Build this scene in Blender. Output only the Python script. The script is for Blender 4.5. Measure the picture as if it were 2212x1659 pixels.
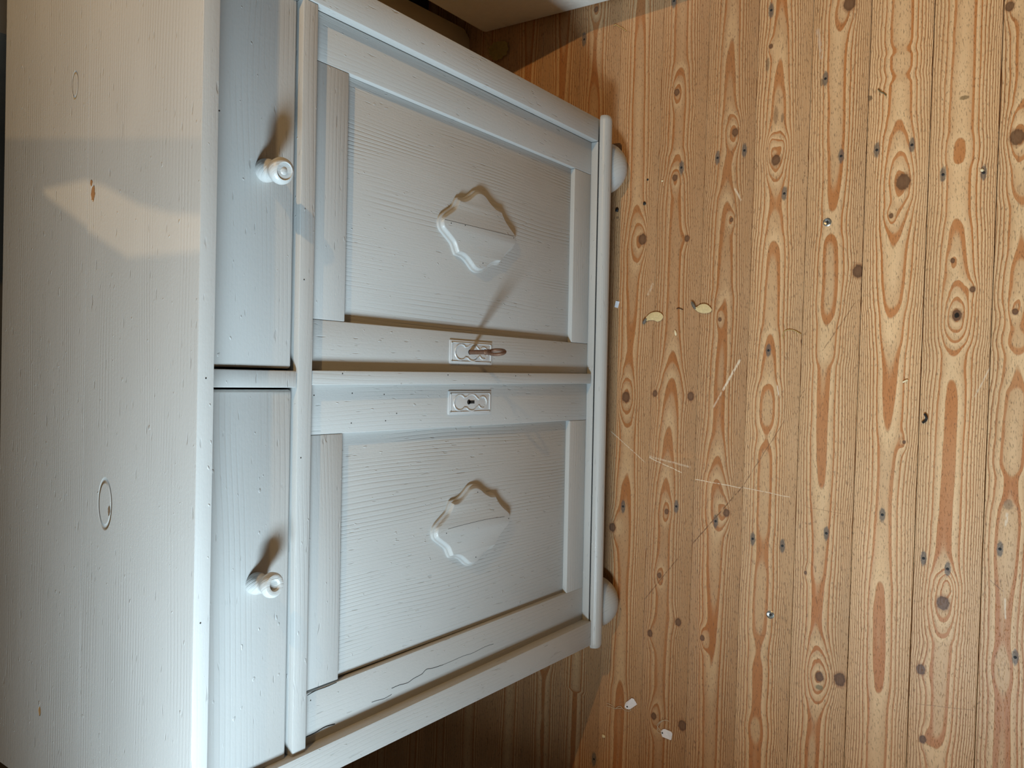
import bpy, bmesh, math, random
from mathutils import Vector, Matrix

random.seed(7)
scene = bpy.context.scene
for o in list(bpy.data.objects):
    bpy.data.objects.remove(o)
C = scene.collection

# ------------------------------------------------------------------ camera
# the phone was held sideways: the picture's left edge is the room's "up"
F_PX, PITCH, ROLL, YAW = 1718.56, 0.930104, 0.0114638, -0.0102769
CAM_Y, CAM_Z = -0.72, 1.30
fw = Vector((math.sin(YAW)*math.cos(PITCH), math.cos(YAW)*math.cos(PITCH), -math.sin(PITCH)))
rr = Vector((math.cos(YAW), -math.sin(YAW), 0.0))
uu = rr.cross(fw)
R2 = rr*math.cos(ROLL) + uu*math.sin(ROLL)
U2 = -rr*math.sin(ROLL) + uu*math.cos(ROLL)
cam_d = bpy.data.cameras.new('camera')
cam_d.sensor_width = 36.0
cam_d.lens = F_PX*36.0/2212.0
cam_d.clip_start = 0.02
cam = bpy.data.objects.new('camera', cam_d)
C.objects.link(cam)
xa, ya, za = -U2, R2, -fw
cam.matrix_world = Matrix(((xa.x, ya.x, za.x, 0.0), (xa.y, ya.y, za.y, CAM_Y), (xa.z, ya.z, za.z, CAM_Z), (0, 0, 0, 1)))
scene.camera = cam


def at(px, py, z=0.0):
    """photograph pixel -> point on the horizontal plane at height z"""
    d = R2*(829.5-py) + U2*(1106.0-px) + fw*F_PX
    t = (z-CAM_Z)/d.z
    return Vector((d.x*t, CAM_Y+d.y*t, z))


# ------------------------------------------------------------------ light
scene.view_settings.view_transform = 'Standard'
scene.view_settings.look = 'None'
scene.view_settings.gamma = 1.0
scene.view_settings.use_curve_mapping = False
scene.view_settings.exposure = 0.08

world = bpy.data.worlds.new('room_air')
scene.world = world
world.use_nodes = True
world.node_tree.nodes['Background'].inputs['Color'].default_value = (1.0, 0.80, 0.58, 1)
world.node_tree.nodes['Background'].inputs['Strength'].default_value = 0.028

WIN = dict(x=-0.782, y0=-0.66, y1=-0.39, z0=1.05, z1=1.32)       # daylight behind the small deep window
sun_d = bpy.data.lights.new('window_daylight', 'AREA')
sun_d.shape = 'RECTANGLE'
sun_d.size = WIN['z1']-WIN['z0']
sun_d.size_y = WIN['y1']-WIN['y0']
sun_d.energy = 30.0
sun_d.color = (0.66, 0.86, 1.0)
sun_o = bpy.data.objects.new('window_daylight', sun_d)
C.objects.link(sun_o)
sun_o.location = (WIN['x'], (WIN['y0']+WIN['y1'])/2, (WIN['z0']+WIN['z1'])/2)
sun_o.rotation_euler = (0, math.radians(-90), 0)

LAMP = Vector((1.05, -0.50, 1.80))
lamp_d = bpy.data.lights.new('pendant_bulb_light', 'POINT')
lamp_d.energy = 37.0
lamp_d.color = (1.0, 0.63, 0.27)
lamp_d.shadow_soft_size = 0.011
lamp_o = bpy.data.objects.new('pendant_bulb_light', lamp_d)
C.objects.link(lamp_o)
lamp_o.location = LAMP

GOBO_POS = Vector((1.25, 0.10, 1.95))  # added light, shines through cut-outs onto the tabletop only
gobo_d = bpy.data.lights.new('gobo_light', 'POINT')
gobo_d.energy = 30.0
gobo_d.color = (1.0, 0.68, 0.36)
gobo_d.shadow_soft_size = 0.0004
gobo_o = bpy.data.objects.new('gobo_light', gobo_d)
C.objects.link(gobo_o)
gobo_o.location = GOBO_POS


# ------------------------------------------------------------------ node helper
class S:
    """a socket (or number) inside a node graph, with arithmetic"""
    def __init__(s, g, k): s.g, s.k = g, k
    def _b(s, op, o, rev=False):
        a, b = (o, s) if rev else (s, o)
        return s.g.m(op, a, b)
    def __add__(s, o): return s._b('ADD', o)
    def __radd__(s, o): return s._b('ADD', o)
    def __sub__(s, o): return s._b('SUBTRACT', o)
    def __rsub__(s, o): return s._b('SUBTRACT', o, True)
    def __mul__(s, o): return s._b('MULTIPLY', o)
    def __rmul__(s, o): return s._b('MULTIPLY', o)
    def __truediv__(s, o): return s._b('DIVIDE', o)
    def __neg__(s): return s._b('MULTIPLY', -1.0)


class G:
    def __init__(s, name):
        s.mat = bpy.data.materials.new(name)
        s.mat.use_nodes = True
        s.t = s.mat.node_tree
        s.t.nodes.clear()
        s.out = s.t.nodes.new('ShaderNodeOutputMaterial')
        s.bsdf = s.t.nodes.new('ShaderNodeBsdfPrincipled')
        s.t.links.new(s.bsdf.outputs[0], s.out.inputs[0])
        s._co = None
    def put(s, inp, v):
        if isinstance(v, S): s.t.links.new(v.k, inp)
        else: inp.default_value = v
    def m(s, op, a, b=None, c=None):
        n = s.t.nodes.new('ShaderNodeMath'); n.operation = op
        for i, v in enumerate((a, b, c)):
            if v is not None: s.put(n.inputs[i], v)
        return S(s, n.outputs[0])
    def coords(s):
        if s._co is None:
            tc = s.t.nodes.new('ShaderNodeTexCoord')
            sp = s.t.nodes.new('ShaderNodeSeparateXYZ')
            s.t.links.new(tc.outputs['Object'], sp.inputs[0])
            s._co = [S(s, sp.outputs[i]) for i in range(3)]
        return s._co
    def rnd(s):
        n = s.t.nodes.new('ShaderNodeObjectInfo')
        return S(s, n.outputs['Random'])
    def vec(s, x, y, z=0.0):
        n = s.t.nodes.new('ShaderNodeCombineXYZ')
        for i, v in enumerate((x, y, z)): s.put(n.inputs[i], v)
        return S(s, n.outputs[0])
    def noise(s, x, y, z=0.0, detail=2.0, rough=0.5):
        n = s.t.nodes.new('ShaderNodeTexNoise')
        n.inputs['Scale'].default_value = 1.0
        n.inputs['Detail'].default_value = detail
        n.inputs['Roughness'].default_value = rough
        s.t.links.new(s.vec(x, y, z).k, n.inputs['Vector'])
        return S(s, n.outputs[0])
    def step(s, e0, e1, x):
        n = s.t.nodes.new('ShaderNodeMapRange'); n.interpolation_type = 'SMOOTHSTEP'
        s.put(n.inputs['Value'], x)
        s.put(n.inputs['From Min'], e0); s.put(n.inputs['From Max'], e1)
        return S(s, n.outputs[0])
    def curve(s, x, pts, x0, x1):
        """smooth function through pts [(x, y)]"""
        ys = [p[1] for p in pts]; lo, hi = min(ys), max(ys)+1e-6
        n = s.t.nodes.new('ShaderNodeFloatCurve')
        cu = n.mapping.curves[0]
        q = [((a-x0)/(x1-x0), (b-lo)/(hi-lo)) for a, b in sorted(pts)]
        q = [(min(max(a, 0.0), 1.0), b) for a, b in q]
        cu.points[0].location = q[0]; cu.points[1].location = q[-1]
        for a in q[1:-1]: cu.points.new(*a)
        n.mapping.extend = 'HORIZONTAL'
        n.mapping.update()
        s.put(n.inputs['Value'], (x-x0)*(1.0/(x1-x0)))
        return S(s, n.outputs[0])*(hi-lo)+lo
    def mix(s, f, a, b, mode='MIX'):
        n = s.t.nodes.new('ShaderNodeMix'); n.data_type = 'RGBA'; n.blend_type = mode
        s.put(n.inputs[0], f)
        for i, v in ((6, a), (7, b)):
            if isinstance(v, S): s.t.links.new(v.k, n.inputs[i])
            else: n.inputs[i].default_value = (*v, 1.0)
        return S(s, n.outputs[2])
    def scale(s, col, f):
        n = s.t.nodes.new('ShaderNodeVectorMath'); n.operation = 'SCALE'
        s.t.links.new(col.k, n.inputs[0]); s.put(n.inputs['Scale'], f)
        return S(s, n.outputs[0])
    def blob(s, u, v, uk, vk, ru, rv):
        """1 at the centre falling to 0 as exp(-d2)"""
        a = (u-uk)*(1.0/ru); b = (v-vk)*(1.0/rv)
        return s.m('EXPONENT', -(a*a+b*b))
    def finish(s, col, rough, height=None, dist=0.001, strength=1.0, metallic=0.0, spec=None):
        if isinstance(col, S): s.t.links.new(col.k, s.bsdf.inputs['Base Color'])
        else: s.bsdf.inputs['Base Color'].default_value = (*col, 1.0)
        s.put(s.bsdf.inputs['Roughness'], rough)
        s.bsdf.inputs['Metallic'].default_value = metallic
        if spec is not None: s.bsdf.inputs['Specular IOR Level'].default_value = spec
        if height is not None:
            b = s.t.nodes.new('ShaderNodeBump')
            b.inputs['Distance'].default_value = dist
            b.inputs['Strength'].default_value = strength
            s.t.links.new(height.k, b.inputs['Height'])
            s.t.links.new(b.outputs[0], s.bsdf.inputs['Normal'])
        return s.mat


def lin(r, g, b):
    f = lambda c: ((c/255.0+0.055)/1.055)**2.4 if c > 10 else c/255.0/12.92
    return (f(r), f(g), f(b))


# ------------------------------------------------------------------ mesh helper
WORLD_LOC = {}


def finish_mesh(name, bm, mat, parent=None, recenter=True, smooth=None, label=None):
    """link a bmesh given in world coordinates as one object, origin at its own middle"""
    bmesh.ops.recalc_face_normals(bm, faces=bm.faces)
    xs = [v.co for v in bm.verts]
    lo = Vector([min(c[i] for c in xs) for i in range(3)]); hi = Vector([max(c[i] for c in xs) for i in range(3)])
    mid = (lo+hi)/2 if recenter else Vector((0, 0, 0))
    for v in bm.verts: v.co -= mid
    me = bpy.data.meshes.new(name)
    bm.to_mesh(me); bm.free()
    if smooth is not None:
        for p in me.polygons: p.use_smooth = True
        me.set_sharp_from_angle(angle=math.radians(smooth))
    me.materials.append(mat)
    o = bpy.data.objects.new(name, me)
    C.objects.link(o)
    base = WORLD_LOC.get(parent.name, Vector((0, 0, 0))) if parent else Vector((0, 0, 0))
    o.location = mid-base
    if parent: o.parent = parent
    WORLD_LOC[o.name] = mid
    if label: o['label'] = label
    return o


def empty(name, loc, parent=None):
    o = bpy.data.objects.new(name, None)
    o.empty_display_size = 0.05
    C.objects.link(o)
    loc = Vector(loc)
    base = WORLD_LOC.get(parent.name, Vector((0, 0, 0))) if parent else Vector((0, 0, 0))
    o.location = loc-base
    if parent: o.parent = parent
    WORLD_LOC[o.name] = loc
    return o


def tag(o, label, cat, group=None):
    o['label'] = label; o['category'] = cat
    if group: o['group'] = group
    return o


def struct(o, label=None):
    o['kind'] = 'structure'
    if label: o['label'] = label
    return o


def prism(poly, y0, y1, bm=None):
    """polygon in (x, z) between depths y0 (front) and y1"""
    bm = bm or bmesh.new()
    a = [bm.verts.new((x, y0, z)) for x, z in poly]
    b = [bm.verts.new((x, y1, z)) for x, z in poly]
    bm.faces.new(a); bm.faces.new(list(reversed(b)))
    n = len(a)
    for i in range(n):
        bm.faces.new((a[i], b[i], b[(i+1) % n], a[(i+1) % n]))
    return bm


def box(x0, x1, y0, y1, z0, z1, bm=None):
    return prism([(x0, z0), (x1, z0), (x1, z1), (x0, z1)], y0, y1, bm)


def bevel(bm, w, seg=2):
    bmesh.ops.bevel(bm, geom=list(bm.edges), offset=w, segments=seg, profile=0.5, affect='EDGES', clamp_overlap=True)
    return bm


def board(name, mat, parent, x0, x1, y0, y1, z0, z1, w=0.0015, label=None):
    return finish_mesh(name, bevel(box(x0, x1, y0, y1, z0, z1), w), mat, parent, smooth=40, label=label)


def board_q(name, mat, parent, poly, y0, y1, w=0.0012):
    return finish_mesh(name, bevel(prism(poly, y0, y1), w), mat, parent, smooth=40)


def lathe(profile, origin, axis, seg=40, bm=None):
    """profile [(r, t)] turned round axis"""
    bm = bm or bmesh.new()
    axis = Vector(axis).normalized()
    a = axis.orthogonal().normalized(); b = axis.cross(a)
    rings = []
    for r, t in profile:
        c = Vector(origin)+axis*t
        if r < 1e-6: rings.append([bm.verts.new(c)])
        else: rings.append([bm.verts.new(c+(a*math.cos(2*math.pi*i/seg)+b*math.sin(2*math.pi*i/seg))*r) for i in range(seg)])
    for p, q in zip(rings, rings[1:]):
        for i in range(seg):
            j = (i+1) % seg
            if len(p) == 1 and len(q) == 1: continue
            if len(p) == 1: bm.faces.new((p[0], q[i], q[j]))
            elif len(q) == 1: bm.faces.new((p[i], p[j], q[0]))
            else: bm.faces.new((p[i], p[j], q[j], q[i]))
    return bm


def catmull(pts, n=6, closed=False):
    out = []; N = len(pts)
    rng = range(N) if closed else range(N-1)
    for i in rng:
        g = (lambda k: pts[k % N]) if closed else (lambda k: pts[min(max(k, 0), N-1)])
        p0, p1, p2, p3 = (Vector(g(i+k)) for k in (-1, 0, 1, 2))
        for j in range(n):
            t = j/n
            out.append(0.5*((2*p1)+(p2-p0)*t+(2*p0-5*p1+4*p2-p3)*t*t+(3*p1-p0-3*p2+p3)*t**3))
    if not closed: out.append(Vector(pts[-1]))
    return out


def tube(pts, r, seg=8, bm=None, closed=False):
    bm = bm or bmesh.new()
    pts = [Vector(p) for p in pts]; n = len(pts)
    rings = []; ref = None
    for i, p in enumerate(pts):
        if closed: t = (pts[(i+1) % n]-pts[i-1]).normalized()
        else: t = (pts[min(i+1, n-1)]-pts[max(i-1, 0)]).normalized()
        if ref is None: ref = t.orthogonal().normalized()
        ref = (ref-t*ref.dot(t)).normalized()
        b = t.cross(ref)
        rad = r(i/(n-1)) if callable(r) else r
        rings.append([bm.verts.new(p+(ref*math.cos(2*math.pi*k/seg)+b*math.sin(2*math.pi*k/seg))*rad) for k in range(seg)])
    m = n if closed else n-1
    for i in range(m):
        p, q = rings[i], rings[(i+1) % n]
        for k in range(seg):
            bm.faces.new((p[k], p[(k+1) % seg], q[(k+1) % seg], q[k]))
    if not closed:
        bm.faces.new(rings[0]); bm.faces.new(list(reversed(rings[-1])))
    return bm


# ------------------------------------------------------------------ materials
def paint(name, along, marks=(), ridge=1.0, across='auto'):
    """grey chalk paint brushed over pine; along = grain axis 0/1/2"""
    g = G(name)
    co = g.coords(); r = g.rnd()
    u = co[along]
    others = [i for i in range(3) if i != along]
    v = co[others[0]]*1.0+co[others[1]]*0.83
    s = r*37.0
    wob = g.noise(u*2.2, v*9.0, s, 1.0)
    w = v+(wob-0.5)*0.034
    ph = w*(1/0.0052)
    line = g.m('SINE', ph*6.2832)
    line = g.m('POWER', line*0.5+0.5, 5.0)
    mask = g.step(0.40, 0.66, g.noise(u*5.0, v*22.0, s+11.0, 1.0))
    fine = g.noise(u*9.0, v*620.0, s, 2.0)
    brush = g.noise(u*26.0, v*1500.0, s+5.0, 1.0)
    bmask = g.step(0.5, 0.72, g.noise(u*7.0, v*14.0, s+3.0, 2.0))
    lump = g.noise(u*260.0, v*420.0, s+8.0, 1.0)
    fleck = g.step(0.70, 0.78, g.noise(u*45.0, v*240.0, s+21.0, 1.0))
    chip = g.step(0.74, 0.80, g.noise(u*90.0, v*190.0, s+31.0, 1.0))
    h = -(line*mask)*0.42*ridge+fine*0.30*ridge+brush*bmask*0.45*math.sqrt(ridge)+lump*0.16-fleck*0.45+chip*0.7
    tone = g.noise(u*3.0, v*6.0, s+2.0, 3.0)
    col = g.mix(g.step(0.3, 0.7, tone), (0.432, 0.432, 0.415), (0.472, 0.472, 0.455))
    col = g.scale(col, 1.0-line*mask*0.10*ridge-fleck*0.12)
    for (mx, my, mz, ru, rv, rgb, kind) in marks:
        c3 = (mx, my, mz)
        b = g.blob(u, co[others[0]] if across == 'auto' else co[across], c3[along], c3[others[0] if across == 'auto' else across], ru, rv)
        if kind == 'hole':
            nb = b+(g.noise(u*300.0, v*300.0, s, 1.0)-0.5)*0.5
            f = g.step(0.42, 0.55, nb)
            col = g.mix(f, col, rgb); h = h-f*3.0
        else:      # raised outline of a knot telegraphing through the paint
            f = g.m('MULTIPLY', g.step(0.30, 0.40, b), 1.0-g.step(0.40, 0.52, b))
            h = h-f*1.6; col = g.scale(col, 1.0-f*0.25)
    rough = 0.40+(fine-0.5)*0.12
    return g.finish(col, rough, h, 0.0011, 0.62, spec=0.5)


M_px = paint('grey_paint_grain_across', 0, ridge=0.5)
M_pz = paint('grey_paint_grain_upright', 2, ridge=0.32)
M_py = paint('grey_paint_grain_deep', 1)
M_smooth = paint('grey_paint_turned', 2, ridge=0.45)


def plain(name, rgb, rough=0.5, metallic=0.0, var=0.15, scale=300.0, bump=0.0002):
    g = G(name); x, y, z = g.coords()
    n = g.noise(x*scale, y*scale, z*scale, 3.0)
    col = g.mix(n, tuple(c*(1-var) for c in rgb), tuple(min(1, c*(1+var)) for c in rgb))
    return g.finish(col, rough, n, bump, 0.6, metallic=metallic)


M_crack = plain('dark_joint', (0.012, 0.010, 0.008), 0.9)
M_rust = plain('rusty_iron', lin(112, 84, 68), 0.6, 0.55, 0.45, 900.0, 0.0004)
M_steel = plain('zinc_steel', lin(178, 178, 174), 0.32, 0.9, 0.1, 600.0)
M_paper = plain('white_card', lin(248, 246, 250), 0.7, 0, 0.03, 200.0)
M_string = plain('cotton_string', lin(214, 196, 168), 0.9, 0, 0.12, 1200.0)
M_straw = plain('dry_straw', lin(190, 158, 96), 0.7, 0, 0.2, 800.0)
M_black = plain('black_crumb', (0.012, 0.012, 0.013), 0.6, 0, 0.3, 900.0, 0.001)
M_kernel = plain('pale_kernel', lin(238, 220, 178), 0.5, 0, 0.1, 500.0)
M_plaster = plain('limewashed_plaster', lin(232, 228, 218), 0.85, 0, 0.05, 60.0, 0.003)
M_darkwall = plain('dark_brown_wall', lin(64, 58, 48), 0.85, 0, 0.25, 20.0, 0.002)
M_beige = plain('beige_board', lin(222, 206, 168), 0.6, 0, 0.06, 40.0)
M_iron = plain('black_sheet_iron', (0.02, 0.02, 0.02), 0.6, 0.3, 0.2, 100.0)


# ------------------------------------------------------------------ floor
PHI = -0.0135910
PITCH_Y = 0.0873972
Y_EDGE0 = 0.742609-0.72
cphi, sphi = math.cos(PHI), math.sin(PHI)
floor = empty('floor', (0, 0, 0)); struct(floor)
floor.rotation_euler = (0, 0, PHI)
EDGE_FIX = {0: -0.0006, 1: 0.0008, 2: 0.0, 3: 0.0003, 4: -0.0005, 5: -0.0003, 6: 0.0002, 7: 0.0005}


def edge(k): return Y_EDGE0-k*PITCH_Y+EDGE_FIX.get(k, 0.0)


def to_floor(p):
    """world -> coordinates of the turned floor"""
    return Vector((p.x*cphi+p.y*sphi, -p.x*sphi+p.y*cphi, p.z))


PALE1, PALE2 = lin(228, 187, 138), lin(242, 208, 163)
LATE1, LATE2 = lin(200, 122, 60), lin(160, 102, 56)


def plank_mat(k, yc, phase, knots, spots, scratches, tone, vc=0.0, asym=0.0, wash=0.0):
    g = G('pine_plank_%s' % 'abcdefghijklmnopqrstuvwxyz'[(k+12) % 26])
    u, v, _ = g.coords()
    sd = 3.17*k+20.0
    wob = g.noise(u*3.0, v*14.0, sd, 2.0)
    wob2 = g.noise(u*22.0, v*70.0, sd+4.0, 1.0)
    wob3 = g.noise(u*90.0, v*160.0, sd+5.0, 1.0)
    vv = v-vc+(wob-0.5)*0.016+(wob2-0.5)*0.0022+(wob3-0.5)*0.0009
    wob4 = g.noise(u*38.0, v*46.0, sd+12.0, 2.0)
    ph = g.curve(u, phase, -0.8, 0.9)
    av = g.m('ABSOLUTE', vv)
    side = g.m('POWER', av*(1/0.0126), 2.22)*0.5
    pha = ph+side+vv*asym+(wob2-0.5)*0.10
    for (ku, kv, kr, amp, sr) in knots:
        pha = pha+g.blob(u+(wob4-0.5)*0.016, v+(wob2-0.5)*0.005+(wob4-0.5)*0.004, ku, kv, kr*sr*2.0, kr*sr)*amp
    fr = g.m('FRACT', pha)
    late = g.step(0.60, 0.75, fr)*(1.0-g.step(0.95, 1.0, fr))
    edgy = g.step(0.014, 0.034, av)
    early = g.mix(g.noise(u*14.0, v*60.0, sd+9.0, 3.0), PALE1, PALE2)
    latec = g.mix(edgy, LATE1, LATE2)
    patch = g.step(0.25, 0.8, g.noise(u*4.0, v*20.0, sd+15.0, 2.0))
    col = g.mix(late*(0.66+patch*0.32), early, latec)
    # reddish wash nearer the ring, fibre streaks, grime in the pores
    col = g.mix(g.step(0.1, 0.55, fr)*0.25+wash, col, LATE2)
    fib = g.noise(u*18.0, v*900.0, sd+1.0, 2.0)
    pore = g.step(0.60, 0.70, g.noise(u*170.0, v*620.0, sd+2.0, 2.0))
    dash = g.step(0.62, 0.70, g.noise(u*110.0+v*160.0, v*560.0-u*80.0, sd+6.0, 1.0))
    grime = g.noise(u*5.0, v*9.0, sd+30.0, 3.0)
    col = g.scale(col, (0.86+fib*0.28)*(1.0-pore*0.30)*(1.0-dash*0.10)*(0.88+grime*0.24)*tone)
    col = g.mix(dash*0.45, col, lin(110, 76, 50))
    for (ku, kv, kr, amp, sr) in knots:
        if kr < 0.002: continue
        b = g.blob(u, v, ku, kv, kr*1.25, kr)
        nb = b+(g.noise(u*260.0, v*260.0, sd, 2.0)-0.5)*0.35
        col = g.mix(g.step(0.12, 0.36, nb)*0.55, col, lin(150, 100, 62))
        col = g.mix(g.step(0.34, 0.5, nb)*0.9, col, lin(96, 66, 46))
        col = g.mix(g.step(0.55, 0.9, nb)*0.55, col, lin(126, 92, 66))
    for (su, sv, ru, rv, rgb, op) in spots:
        b = g.blob(u, v, su, sv, ru, rv)+(g.noise(u*350.0, v*350.0, sd+3.0, 1.0)-0.5)*0.4
        col = g.mix(g.step(0.25, 0.6, b)*op, col, rgb)
    for (a, b_, wd, rgb, op) in scratches:
        d = b_-a; L = d.length; d = d/L
        t = (u-a.x)*d.x+(v-a.y)*d.y
        n_ = (u-a.x)*(-d.y)+(v-a.y)*d.x+(g.noise(t*60.0, 0.0, sd, 1.0)-0.5)*0.002
        f = (1.0-g.step(wd*0.5, wd, g.m('ABSOLUTE', n_)))*g.step(0.0, 0.004, t)*(1.0-g.step(L-0.004, L, t))
        f = f*g.step(0.30, 0.5, g.noise(u*120.0, v*400.0, sd+8.0, 1.0))
        col = g.mix(f*op, col, rgb)
    h = late*0.6+fib*0.35-pore*0.5-dash*0.4
    return g.finish(col, 0.42+fib*0.10+pore*0.1, h, 0.0005, 0.55, spec=0.38)


# what the photograph shows on each plank, read along the plank (picture y) as
# ring number at the middle of the board
PH = {
 -3: [(0, .3), (300, .8), (700, .2), (1100, .5), (1500, 1.2), (1659, .4)],
 -2: [(0, .4), (300, .9), (900, .1), (1400, .4), (1520, .95), (1600, .7), (1659, .3)],
 -1: [(0, .7), (120, .95), (260, .3), (700, .2), (1200, .6), (1480, .2), (1560, .9), (1659, 1.2)],
  0: [(0, 2.8), (120, 2.45), (250, 2.3), (400, 2.25), (455, 2.02), (500, 1.7), (580, 1.45), (650, 1.55), (740, 1.9), (790, 2.08), (860, 2.5), (960, 2.3), (1020, 2.02), (1080, 1.7), (1190, 1.5), (1250, 1.6), (1330, 1.4), (1466, 1.02), (1530, .7), (1570, .75), (1588, .9), (1610, .72), (1659, .64)],
  1: [(0, 5.4), (130, 5.35), (145, 5.02), (190, 4.8), (230, 4.5), (320, 4.4), (332, 4.02), (370, 3.7), (392, 3.05), (460, 2.6), (600, 2.45), (700, 2.4), (758, 2.02), (790, 1.6), (815, 1.03), (860, .6), (918, .02), (980, -.35), (1032, -.98), (1100, -1.4), (1300, -1.5), (1500, -1.4), (1659, -1.5)],
  2: [(0, 6.3), (76, 6.02), (150, 5.75), (250, 5.45), (310, 5.4), (342, 5.02), (400, 4.6), (434, 4.02), (490, 3.70), (570, 3.5), (620, 3.35), (643, 3.02), (730, 2.75), (810, 2.6), (860, 2.68), (920, 2.66), (960, 2.3), (983, 2.02), (1015, 1.5), (1036, 1.02), (1070, .75), (1112, .8), (1150, 1.2), (1240, 1.4), (1310, 1.66), (1380, 1.85), (1432, 2.02), (1540, 2.35), (1659, 2.4)],
  3: [(0, 4.7), (60, 4.4), (122, 4.02), (180, 3.72), (240, 3.45), (380, 3.6), (430, 3.75), (470, 3.5), (500, 3.3), (517, 3.02), (570, 2.6), (640, 2.45), (700, 2.3), (718, 2.02), (770, 1.6), (815, 1.3), (828, 1.01), (850, .60), (890, .45), (925, .75), (945, .97), (965, .75), (1000, .5), (1130, .5), (1190, .7), (1260, .45), (1360, .6), (1410, .95), (1450, .75), (1530, .8), (1580, .5), (1620, .7), (1659, .6)],
  4: [(0, .55), (40, .3), (200, .35), (370, .6), (450, .9), (472, 1.05), (490, 1.05), (503, 1.0), (540, .6), (640, .55), (690, .8), (716, 1.05), (760, 1.05), (795, 1.62), (900, 1.75), (1040, 1.92), (1066, 2.05), (1150, 2.3), (1240, 2.5), (1270, 2.68), (1340, 2.75), (1400, 2.4), (1500, 2.4), (1530, 2.7), (1659, 2.6)],
  5: [(0, 1.35), (90, 1.3), (107, 1.64), (122, 1.3), (150, 1.3), (163, 1.64), (176, 1.3), (240, 1.15), (257, 1.0), (280, .8), (310, .5), (420, .45), (480, .6), (536, 1.02), (600, 1.25), (650, 1.5), (690, 2.02), (730, 2.2), (775, 2.6), (860, 2.8), (928, 2.97), (940, 3.05), (1000, 3.45), (1080, 3.55), (1140, 3.45), (1200, 3.3), (1252, 3.03), (1275, 2.88), (1380, 2.72), (1480, 2.85), (1504, 3.04), (1560, 3.25), (1659, 3.3)],
  6: [(0, 1.3), (280, 1.2), (296, .99), (330, .85), (355, .99), (370, 1.2), (455, 1.1), (472, 1.0), (500, .7), (560, .5), (620, .4), (700, .4), (757, 1.04), (790, 1.15), (818, 1.0), (850, .86), (900, .78), (1100, .75), (1230, .65), (1260, .4), (1370, .3), (1392, .62), (1420, .45), (1540, .5), (1590, .66), (1622, 1.03), (1659, 1.2)],
  7: [(0, .3), (300, .6), (340, .9), (400, .5), (455, 1.02), (560, .7), (640, .4), (686, 1.02), (740, .5), (770, 1.02), (850, .5), (1000, .3), (1040, .75), (1090, .6), (1150, .3), (1380, .7), (1450, .4), (1520, .7), (1659, .66)],
  8: [(0, .4), (500, .9), (900, .3), (1659, .8)],
}
VC = {0: (1362, 700), 1: (1452, 640), 2: (1565, 500), 3: (1665, 700), 4: (1794, 600), 5: (1929, 640), 6: (2066, 600), 7: (2203, 600)}
# knots: (px, py, radius px, ring push, spread)
KN = {
 -3: [(905, 1500, 7, -1.6, 2.2)],
 -2: [(1040, 1535, 9, -1.5, 2.0), (1080, 140, 8, -1.0, 2.0)],
 -1: [(1146, 1518, 7, -2.2, 2.4), (1288, 20, 5, -1.2, 2)],
  0: [(1388, 517, 10, -2.4, 2.3), (1352, 858, 10, -2.8, 2.5), (1323, 1139, 8, -2.0, 2.2), (1331, 88, 5, -1.5, 2.2)],
  1: [(1462, 199, 6, -1.4, 2.2), (1458, 384, 6, -1.3, 2.2), (1415, 850, 6, -1.2, 2.2), (1492, 856, 8, -1.5, 2.2), (1440, 1105, 5, -1.2, 2.4), (1465, 1344, 7, -1.2, 2.2), (1404, 1368, 6, -1.2, 2.2), (1412, 1547, 6, -1.8, 2.4), (1474, 1567, 9, -1.2, 1.8), (1424, 1243, 5, -1.2, 2.2), (1484, 515, 6, -1.0, 2)],
  2: [(1588, 286, 7, -2.2, 2.6), (1569, 1108, 7, -2.2, 2.6), (1517, 1378, 5, -1.6, 2.2), (1580, 475, 4, -1.2, 2.2), (1555, 690, 4, -.8, 2.0)],
  3: [(1676, 346, 9, -2.2, 2.2), (1665, 322, 2, -1.6, 6.0), (1692, 318, 2, -1.4, 6.0), (1736, 738, 6, -1.4, 2.4), (1665, 100, 4, -.8, 2)],
  4: [(1835, 8, 11, -1.6, 2.0), (1854, 586, 11, -1.4, 2.0), (1814, 1468, 11, -1.8, 2.1), (1770, 1462, 8, -2.6, 2.8), (1740, 1237, 3, -.8, 2.2)],
  5: [(1951, 393, 13, -2.0, 2.0), (1925, 466, 4, -1.2, 2.4), (1953, 955, 3, -1.0, 3.0)],
  6: [(2067, 681, 9, -2.6, 2.6), (2037, 1303, 11, -2.2, 2.3), (2046, 1265, 2, -1.8, 6.0), (1989, 1446, 8, -1.0, 1.8), (1993, 1597, 6, -1.0, 2), (2058, 563, 4, -.8, 2), (2101, 625, 5, -.8, 2)],
  7: [(2197, 296, 12, -2.0, 2.2), (2181, 14, 7, -1.4, 2.0), (2193, 673, 5, -1.3, 2.2)],
}
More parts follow.
